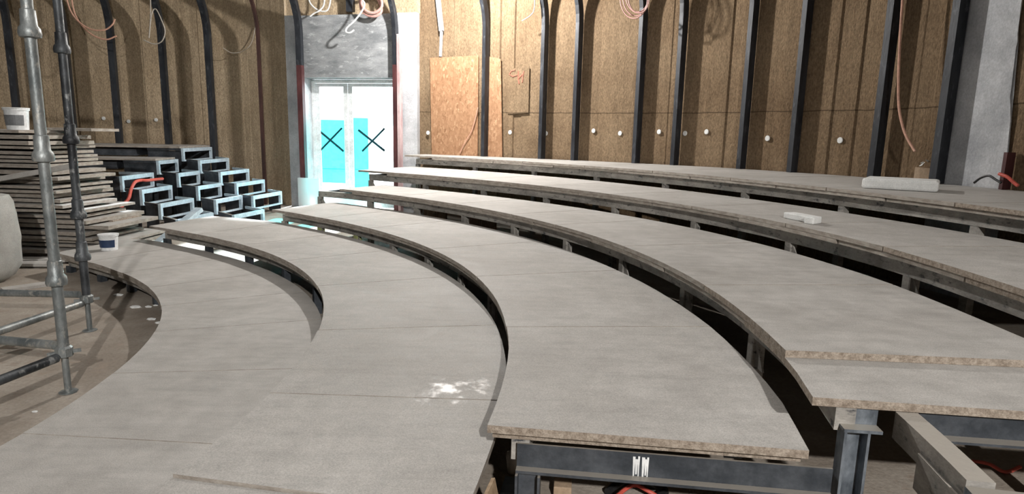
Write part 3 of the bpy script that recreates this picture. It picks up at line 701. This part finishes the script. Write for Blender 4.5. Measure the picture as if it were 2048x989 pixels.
# big pale sack at the left edge
bm = nb(); c = Vector((-4.97, 5.45, FLOOR + .001))
lv = [(.0, .36, .27), (.04, .41, .33), (.14, .46, .38), (.4, .475, .40), (.6, .47, .39), (.72, .455, .37), (.78, .43, .34), (.81, .30, .22), (.815, .1, .08)]
rings = []
for z_, a_, b_ in lv:
    rings.append([bm.verts.new(c + Vector((a_ * (abs(math.cos(k * math.pi / 14))**.55) * (1 if math.cos(k * math.pi / 14) >= 0 else -1) * (1 + .03 * math.sin(k * 2.1 + z_ * 9)),
                 b_ * (abs(math.sin(k * math.pi / 14))**.55) * (1 if math.sin(k * math.pi / 14) >= 0 else -1), z_))) for k in range(28)])
for A, B in zip(rings, rings[1:]):
    for k in range(28): bm.faces.new((A[k], A[(k + 1) % 28], B[(k + 1) % 28], B[k]))
bm.faces.new(rings[0][::-1]); bm.faces.new(rings[-1])
build('filled_sack', bm, 'sack', smooth=True, label='large pale grey filled sack standing on the floor at the left edge', cat='sack')
# buckets
def bucket(loc, r, h, lab_mat, label, lid=True):
    g = empty('bucket', loc, label=label, cat='bucket')
    bm = nb(); lathe(bm, loc, [(r * .86, 0), (r * .98, h * .9), (r * 1.06, h * .9), (r * 1.06, h * .96), (r, h * .97)]); build('body', bm, 'white', g, smooth=True)
    bm = nb(); n = 14; A = []; B = []
    for k in range(n + 1):
        a = R(200 + 140 * k / n)
        for L, z_ in ((A, h * .2), (B, h * .68)):
            rr = (r * .86 + (r * .12) * z_ / (h * .9)) + .003; L.append(bm.verts.new((loc[0] + rr * math.cos(a), loc[1] + rr * math.sin(a), loc[2] + z_)))
    for k in range(n): bm.faces.new((A[k], A[k + 1], B[k + 1], B[k]))
    build('label', bm, lab_mat, g)
    bm = nb(); lathe(bm, (loc[0], loc[1], loc[2] + h * .972), [(r * 1.08, 0), (r * 1.09, h * .05), (r * .9, h * .06)]); build('lid', bm, 'white', g, smooth=True)
    return g
p = onz(219, 500, 0); bucket((p.x, p.y, .001), .085, .155, 'navy', 'small white bucket with a dark blue label at the far end of the lowest tier')
p = onz(46, 276, ZS); bucket((-5.42, 6.98, ZS + .031), .115, .23, 'lid_grey', 'white bucket with grey label on top of the board stack behind the scaffold')
# ------------------------------------------------------------------ scaffold
sc = empty('scaffold_tower', onz(140, 790, FLOOR), label='grey tubular steel scaffold with two tall poles at the left edge of the photo', cat='scaffold')
pn_, pf = onz(137, 785, FLOOR), onz(180, 662, FLOOR)
ZT = 4.6
for nm, p, mat, cups in (('near', pn_, 'pole', (.42, 1.06, 1.66, 2.2)), ('far', pf, 'pole_dark', (.33, .62, 1.12, 1.7, 2.3))):
    bm = nb(); tube(bm, [p + UPZ * .24, p + UPZ * (ZT - FLOOR)], .026, 16); s = build('standard', bm, mat, sc, smooth=True)
    for cz in cups:
        bm = nb()
        lathe(bm, (p.x, p.y, cz - .03), [(.028, 0), (.046, .004), (.05, .02), (.046, .045), (.036, .06), (.033, .13), (.028, .135)], 16)
        build('cup_joint', bm, mat, s, smooth=True)
    # screw jack: spindle, nut with handles, base plate
    j = None
    bm = nb(); tube(bm, [p + UPZ * .008, p + UPZ * .30], .017, 12); j = build('base_jack', bm, 'pole', sc, smooth=True)
    bm = nb(); lathe(bm, (p.x, p.y, FLOOR + .20), [(.03, 0), (.042, .006), (.042, .05), (.03, .06)], 8)
    d1 = Vector((.8, .6, 0)); bar(bm, p + UPZ * .225 - d1 * .075, p + UPZ * .225 + d1 * .075, .016, .016); build('jack_nut', bm, 'pole', j)
    bm = nb(); lathe(bm, (p.x, p.y, FLOOR + .001), [(.045, 0), (.045, .006), (.02, .008)], 10); build('base_plate', bm, 'pole', j)
def far_end(px, py, z): return onz(px, py, z)
def ledger(p, q, mat, r=.024):
    bm = nb(); d = (q - p).normalized(); tube(bm, [p + d * .05, q], r, 14); return build('ledger', bm, mat, sc, smooth=True)
zc = pf.z + .18 
a = pf + UPZ * .21
ledger(a, onz(-60, 683, a.z - .0) , 'pole')
a = pn_ + UPZ * .21
ledger(a, onz(-60, 785, a.z), 'pole_dark')
a = pn_ + UPZ * .26
ledger(a, onz(-60, 675, a.z), 'pole')
a = pf + UPZ * .26
ledger(a, onz(-60, 585, a.z), 'pole')
# upper ledger tying the two poles
zz = 2.72
ledger(Vector((pn_.x, pn_.y, zz)), Vector((pf.x, pf.y, zz)), 'pole_dark')
ledger(Vector((pn_.x, pn_.y, zz + .06)), Vector((pn_.x - 1.4, pn_.y - .1, zz + .05)), 'pole')
# ------------------------------------------------------------------ small things on the tiers
def block(name, x0, y0, x1, y1, z, depth, hgt, mat, bv=.012, **kw):
    """block whose front bottom edge runs between two photo points on height z"""
    p, q = onz(x0, y0, z), onz(x1, y1, z); d = (q - p).normalized(); n = Vector((-d.y, d.x, 0)); L = (q - p).length
    bm = nb(); obox(bm, (p + q) / 2 + n * depth / 2 + UPZ * (hgt / 2 + .001), d * L / 2, n * depth / 2, UPZ * hgt / 2); bevel(bm, bv, 2)
    return build(name, bm, mat, **kw)
block('foam_slab', 1722, 377, 1876, 386, H[6], .42, .085, 'foam', .02, label='large white foam slab lying on the top tier at right', cat='foam slab')
block('foam_strip', 1566, 437, 1612, 446, H[5], .10, .045, 'foam', .008, label='thin greyish foam strip lying on the fifth tier', cat='foam strip')
block('foam_offcut', 1626, 450, 1643, 448, H[5], .07, .05, 'foam', .008, label='small bright white foam offcut touching the foam strip on the fifth tier', cat='foam strip')
bx = block('cardboard_box', 1826, 363, 1868, 366, H[6], .12, .14, 'card', .004, label='small brown box with crumpled white wrapping behind the foam slab', cat='box')
c = wloc(bx) + UPZ * .145; bm = nb()
rng = random.Random(9)
for k in range(9):
    a = c + Vector((rng.uniform(-.12, .12), rng.uniform(-.06, .06), rng.uniform(-.01, .01))); b_ = c + Vector((rng.uniform(-.14, .14), rng.uniform(-.06, .06), rng.uniform(.04, .15))); d_ = a + Vector((rng.uniform(-.08, .08), rng.uniform(-.03, .03), rng.uniform(.0, .05)))
    A = [bm.verts.new(x) for x in (a, b_, d_)]; B = [bm.verts.new(x + Vector((.004, .004, .004))) for x in (a, b_, d_)]
    bm.faces.new(A); bm.faces.new(B[::-1])
    for s in range(3): bm.faces.new((A[s], A[(s + 1) % 3], B[(s + 1) % 3], B[s]))
build('wrapping', bm, 'foam', bx, label='crumpled white wrapping')
# things under the camera end of the third tier
bm = nb(); ta_, tb_ = -7.3, -17
A = [pol(5.172, ta_, .118), pol(5.172, tb_, .118), pol(5.238, tb_, FLOOR + .004), pol(5.238, ta_, FLOOR + .004)]
n_ = (A[1] - A[0]).cross(A[3] - A[0]).normalized() * .006
hexa(bm, [v - n_ for v in A] + [v + n_ for v in A]); build('plywood_offcut', bm, 'wood', label='brown plywood offcut leaning against the edge of the second tier', cat='offcut')
p = onz(1025, 945, FLOOR); bm = nb(); lathe(bm, (p.x, p.y, FLOOR + .001), [(.022, 0), (.024, .03), (.03, .07), (.026, .085)], 16)
build('plastic_cup', bm, 'cable_grey', smooth=True, label='small pale cup standing beside the left end post', cat='cup')
bm = nb(); P = [onz(1000, 1000, FLOOR), onz(1010, 966, FLOOR), onz(1035, 970, FLOOR), onz(1036, 1000, FLOOR)]
prism(bm, [v[:2] for v in P], FLOOR + .001, FLOOR + .03); build('steel_plate', bm, 'bluesteel', label='blue-grey steel plate on the floor at bottom edge by the left end post', cat='plate')
block('wood_block', 1106, 1003, 1142, 1006, FLOOR, .12, .06, 'card', .004, label='pale wooden block on the floor under the third tier end beam', cat='block')
for k, (x0, x1, y, rr, lb) in enumerate(((848, 893, 432, 6.62, 'orange chipboard offcut under the fourth tier near the doorway'), (940, 992, 450, 6.62, 'longer orange chipboard offcut under the fourth tier, further from the doorway'))):
    p, q = oncyl(x0, y, rr), oncyl(x1, y, rr); d = (q - p); d.z = 0; L = d.length; d.normalize(); n = Vector((-d.y, d.x, 0)); m = (p + q) / 2
    bm = nb(); obox(bm, (m.x, m.y, FLOOR + .001 + .265), d * L / 2, n * .009, UPZ * .265); build('chipboard_offcut', bm, 'osb', label=lb, cat='offcut', group='chipboard offcuts under the fourth tier')
p, q = onz(8, 586, FLOOR), onz(132, 569, FLOOR); d = (q - p).normalized(); n = Vector((-d.y, d.x, 0))
bm = nb(); obox(bm, (p + q) / 2 + UPZ * .013 + n * .06, d * (q - p).length / 2, n * .06, UPZ * .012); build('loose_plank', bm, ['board'], label='pale board strip lying on the floor in front of the filled sack', cat='plank', group='loose planks at the left stack')
rng = random.Random(12)
for k, (x, y, w_) in enumerate(((271, 616, .055), (297, 615, .035), (311, 612, .025), (303, 640, .04), (318, 647, .035), (236, 592, .05), (70, 825, .02))):
    c = onz(x, y, FLOOR); bm = nb(); bmesh.ops.create_icosphere(bm, subdivisions=1, radius=1)
    for v in bm.verts: v.co = Vector((v.co.x * w_ * rng.uniform(.8, 1.1), v.co.y * w_ * .5 * rng.uniform(.8, 1.1), max(-.3, v.co.z) * w_ * .35 * rng.uniform(.7, 1.1))) + c + UPZ * (w_ * .1)
    build('plaster_chip', bm, 'foam', label='small white plaster chip on the floor, ' + ['largest of those by the lowest tier leg', 'second from left by the lowest tier leg', 'rightmost by the lowest tier leg', 'just below the lowest tier edge, left', 'touching the lowest tier edge, right', 'beside the far leg of the lowest tier', 'alone near the photo left edge'][k], cat='rubble', group='white plaster chips on the floor')
def cable(name, pts, r, mat, label, cat='cable', n=8, group=None):
    bm = nb(); tube(bm, spline(pts, n), r, 8); return build(name, bm, mat, smooth=True, label=label, cat=cat, group=group)
def floorpts(pp, zs): return [onz(x, y, FLOOR + z) for (x, y), z in zip(pp, zs)]
cable('hose', floorpts([(1215, 985), (1250, 962), (1300, 965), (1330, 985), (1290, 1000), (1240, 998)], [.02, .02, .03, .02, .02, .02]), .016, 'black', 'black hose coiled on the floor under the third tier end', 'hose')
cable('cable', floorpts([(1225, 1000), (1265, 972), (1300, 985), (1330, 1005)], [.06, .06, .05, .02]), .008, 'hose_red', 'dark red cable on the floor under the third tier end beam')
cable('cable', floorpts([(1900, 950), (1930, 925), (1975, 928), (2010, 945), (2040, 935)], [.01, .012, .02, .012, .012]), .008, 'hose_red', 'red cable on the floor inside the bare steel bay')
# red hoses in the step frames
def atY(x, y, Y):
    d = ray(x, y); return EYEV + d * (Y / d.y)
cable('hose', [atY(x, y, Y) for x, y, Y in ((241, 417, 8.6), (250, 406, 8.65), (258, 396, 8.7), (262, 380, 8.8), (270, 365, 8.9), (282, 361, 9.0), (296, 361, 9.1), (325, 358, 9.6))], .022, 'hose_red', 'red hose threaded through the front flight of step frames', 'hose')
# cables on the walls
cable('cable', [oncyl(x, y, 8.6) for x, y in ((128, -40), (136, 8), (152, 38), (180, 58), (208, 60), (224, 50), (230, 38))], .013, 'cable_pink', 'peach cable end hanging at upper left, the upper of two')
cable('cable', [oncyl(x, y, 8.65) for x, y in ((140, -40), (146, 15), (160, 46), (185, 70), (212, 79), (233, 72))], .013, 'cable_pink', 'peach cable end hanging at upper left, the lower of two')
cable('cable', [oncyl(x, y, 8.7) for x, y in ((300, -40), (301, 30), (298, 76), (303, 30), (311, 18), (322, 38), (330, 62), (324, 82), (308, 88), (287, 80))], .010, 'cable_grey', 'looped grey cable hanging on the left wall')
cable('cable', [oncyl(x, y, 9.75) for x, y in ((514, 30), (505, 80), (490, 100), (465, 106), (446, 96))], .006, 'cable_grey', 'thin grey arc standing in for a shadow, on the wall left of the doorway')  # grey tube stands in for a faint round shadow on the wall
dp = DL + dn * (SF - .12)
def dpts(pp): return [onplane(x, y, dp, dn) for x, y in pp]
cable('cable', dpts([(614, -30), (618, 0), (627, 14), (641, 22), (655, 20), (661, 0), (662, -30)]), .013, 'cable_white', 'white cable loop hanging above the doorway at left')
cable('cable', [v - dn * .06 for v in dpts([(652, -30), (652, 8), (643, 22), (632, 28), (624, 34)])], .013, 'cable_white', 'short white cable end poking out above the doorway')
cable('cable', [dpts([(716, -55)])[0] + dn * .205] + [v - dn * .20 for v in dpts([(722, -30), (733, 0), (740, 13), (734, 28), (720, 46), (705, 60), (704, 68), (712, 69), (719, 64)])], .014, 'cable_white', 'white hooked cable hanging in front of the grey lintel')
cable('hose', [v - dn * (.03 + .05 * (k > 6) - .04 * (k == 6)) for k, v in enumerate(dpts([(722, 0), (724, 18), (735, 30), (752, 33), (764, 24), (762, 8), (750, -6), (733, -4), (728, 10), (738, 24), (754, 27), (768, 14), (764, -10)]))], .024, 'cable_rose', 'thick rose coiled hose above the doorway', 'hose')
def wpts(pp, off): return [wallpt(x, y, off) for x, y in pp]
for k, (dx, dy, s) in enumerate(((0, 0, 1), (3, -4, .9), (-4, 3, 1.05), (6, 2, .8))):
    pts = [(1272 + dx + 26 * s * math.cos(a), -6 + dy + 38 * s * math.sin(a)) for a in [k * .5 + j * math.pi / 8 for j in range(17)]]
    cable('cable_coil', wpts(pts, .42 + .03 * k), .009, 'cable_rose', 'rose cable coil on the right wall, %s' % ('outermost loop', 'inner loop to the right', 'loop hanging lowest', 'smallest loop')[k], 'cable', group='loops of the rose cable coil')
cable('cable', wpts([(1808, -40), (1803, 30), (1800, 80), (1797, 160), (1798, 215), (1806, 255), (1816, 280), (1830, 303)], .30), .012, 'cable_pink', 'long peach cable hanging down the right wall')
cable('cable', wpts([(1070, -30), (1069, 15), (1062, 30), (1044, 42)], .30), .009, 'cable_grey', 'short pale cable end beside the bent rib right of the work lamp glow')
cable('cable', wpts([(956, 215), (950, 240), (942, 265), (930, 285), (920, 306)], .075), .008, 'cable_pink', 'thin orange cable across the orange chipboard sheet')
cable('cable', wpts([(1948, 366), (1962, 356), (1978, 352), (1992, 360), (2002, 366)], .20), .010, 'black', 'dark cable arched at foot of the grey plaster strip')
cable('cable', wpts([(1998, 348), (2014, 354), (2026, 364), (2036, 372)], .28), .014, 'hose_red', 'red cable at the foot of the wall at the right edge')
tr = ang(wallpt(2016, 330, .1))
bm = nb(); bar(bm, pol(lerp(WALL_R, tr) - .10, tr, H[6] + .002), pol(lerp(WALL_R, tr) - .10, tr, wallpt(2016, 305, .1).z), .10, .03, upv=tanv(tr)); build('steel_stub', bm, 'rib_red', label='dark red steel stub against the wall at the right edge', cat='steel stub')
# grey channel hanging right of the doorway
bm = nb(); A = wallpt(872, -40, .12); B = wallpt(883, 62, .12); C_ = wallpt(881, 113, .05)
bar(bm, A, B, .07, .05, upv=radv(64)); bar(bm, B, C_, .04, .03, upv=radv(64)); build('steel_channel', bm, 'plaster', label='narrow grey steel channel on the wall above the orange chipboard', cat='steel channel')
# ------------------------------------------------------------------ light
def lamp(name, kind, loc, power, color=(1, 1, 1), size=.1, target=None, **kw):
    d = bpy.data.lights.new(name, kind); d.energy = power; d.color = color
    if kind == 'AREA': d.size = size
    elif kind == 'SUN': d.angle = size
    else: d.shadow_soft_size = size
    for k, v in kw.items(): setattr(d, k, v)
    o = bpy.data.objects.new(name, d); COL.objects.link(o); o.location = loc
    if target is not None: o.rotation_euler = (Vector(target) - Vector(loc)).to_track_quat('-Z', 'Y').to_euler()
    return o
lamp('work_lamp', 'POINT', (-1.0, 9.2, 3.65), 850, (1, .97, .93), .07)
lamp('flood_lamp', 'SPOT', (1.0, -4.5, 4.0), 2300, (1, .965, .92), .06, target=(-1.2, 2.6, -.6), spot_size=R(80), spot_blend=.7)
lamp('fill_light', 'AREA', (-3.0, 4.0, 5.1), 22, (1, .97, .93), 4.5, target=(-3.0, 4.0, 0))  # this and the next: unseen fill lights added for ambient brightness
lamp('fill_light', 'AREA', (1.5, 3.5, 5.1), 22, (1, .97, .93), 4.0, target=(1.5, 3.5, 0))
lamp('sun', 'SUN', (-2, 20, 8), 24.0, (.88, .95, 1.0), R(1.5), target=(-2 - .10, 20 - 1, 8 - .42))
w = bpy.data.worlds.new('sky'); SC.world = w; w.use_nodes = True
bg = w.node_tree.nodes['Background']; bg.inputs[0].default_value = (.86, .95, 1.0, 1); bg.inputs[1].default_value = 12.0
SC.view_settings.view_transform = 'Standard'; SC.view_settings.look = 'None'; SC.view_settings.gamma = 1; SC.view_settings.use_curve_mapping = False
SC.view_settings.exposure = 0.12
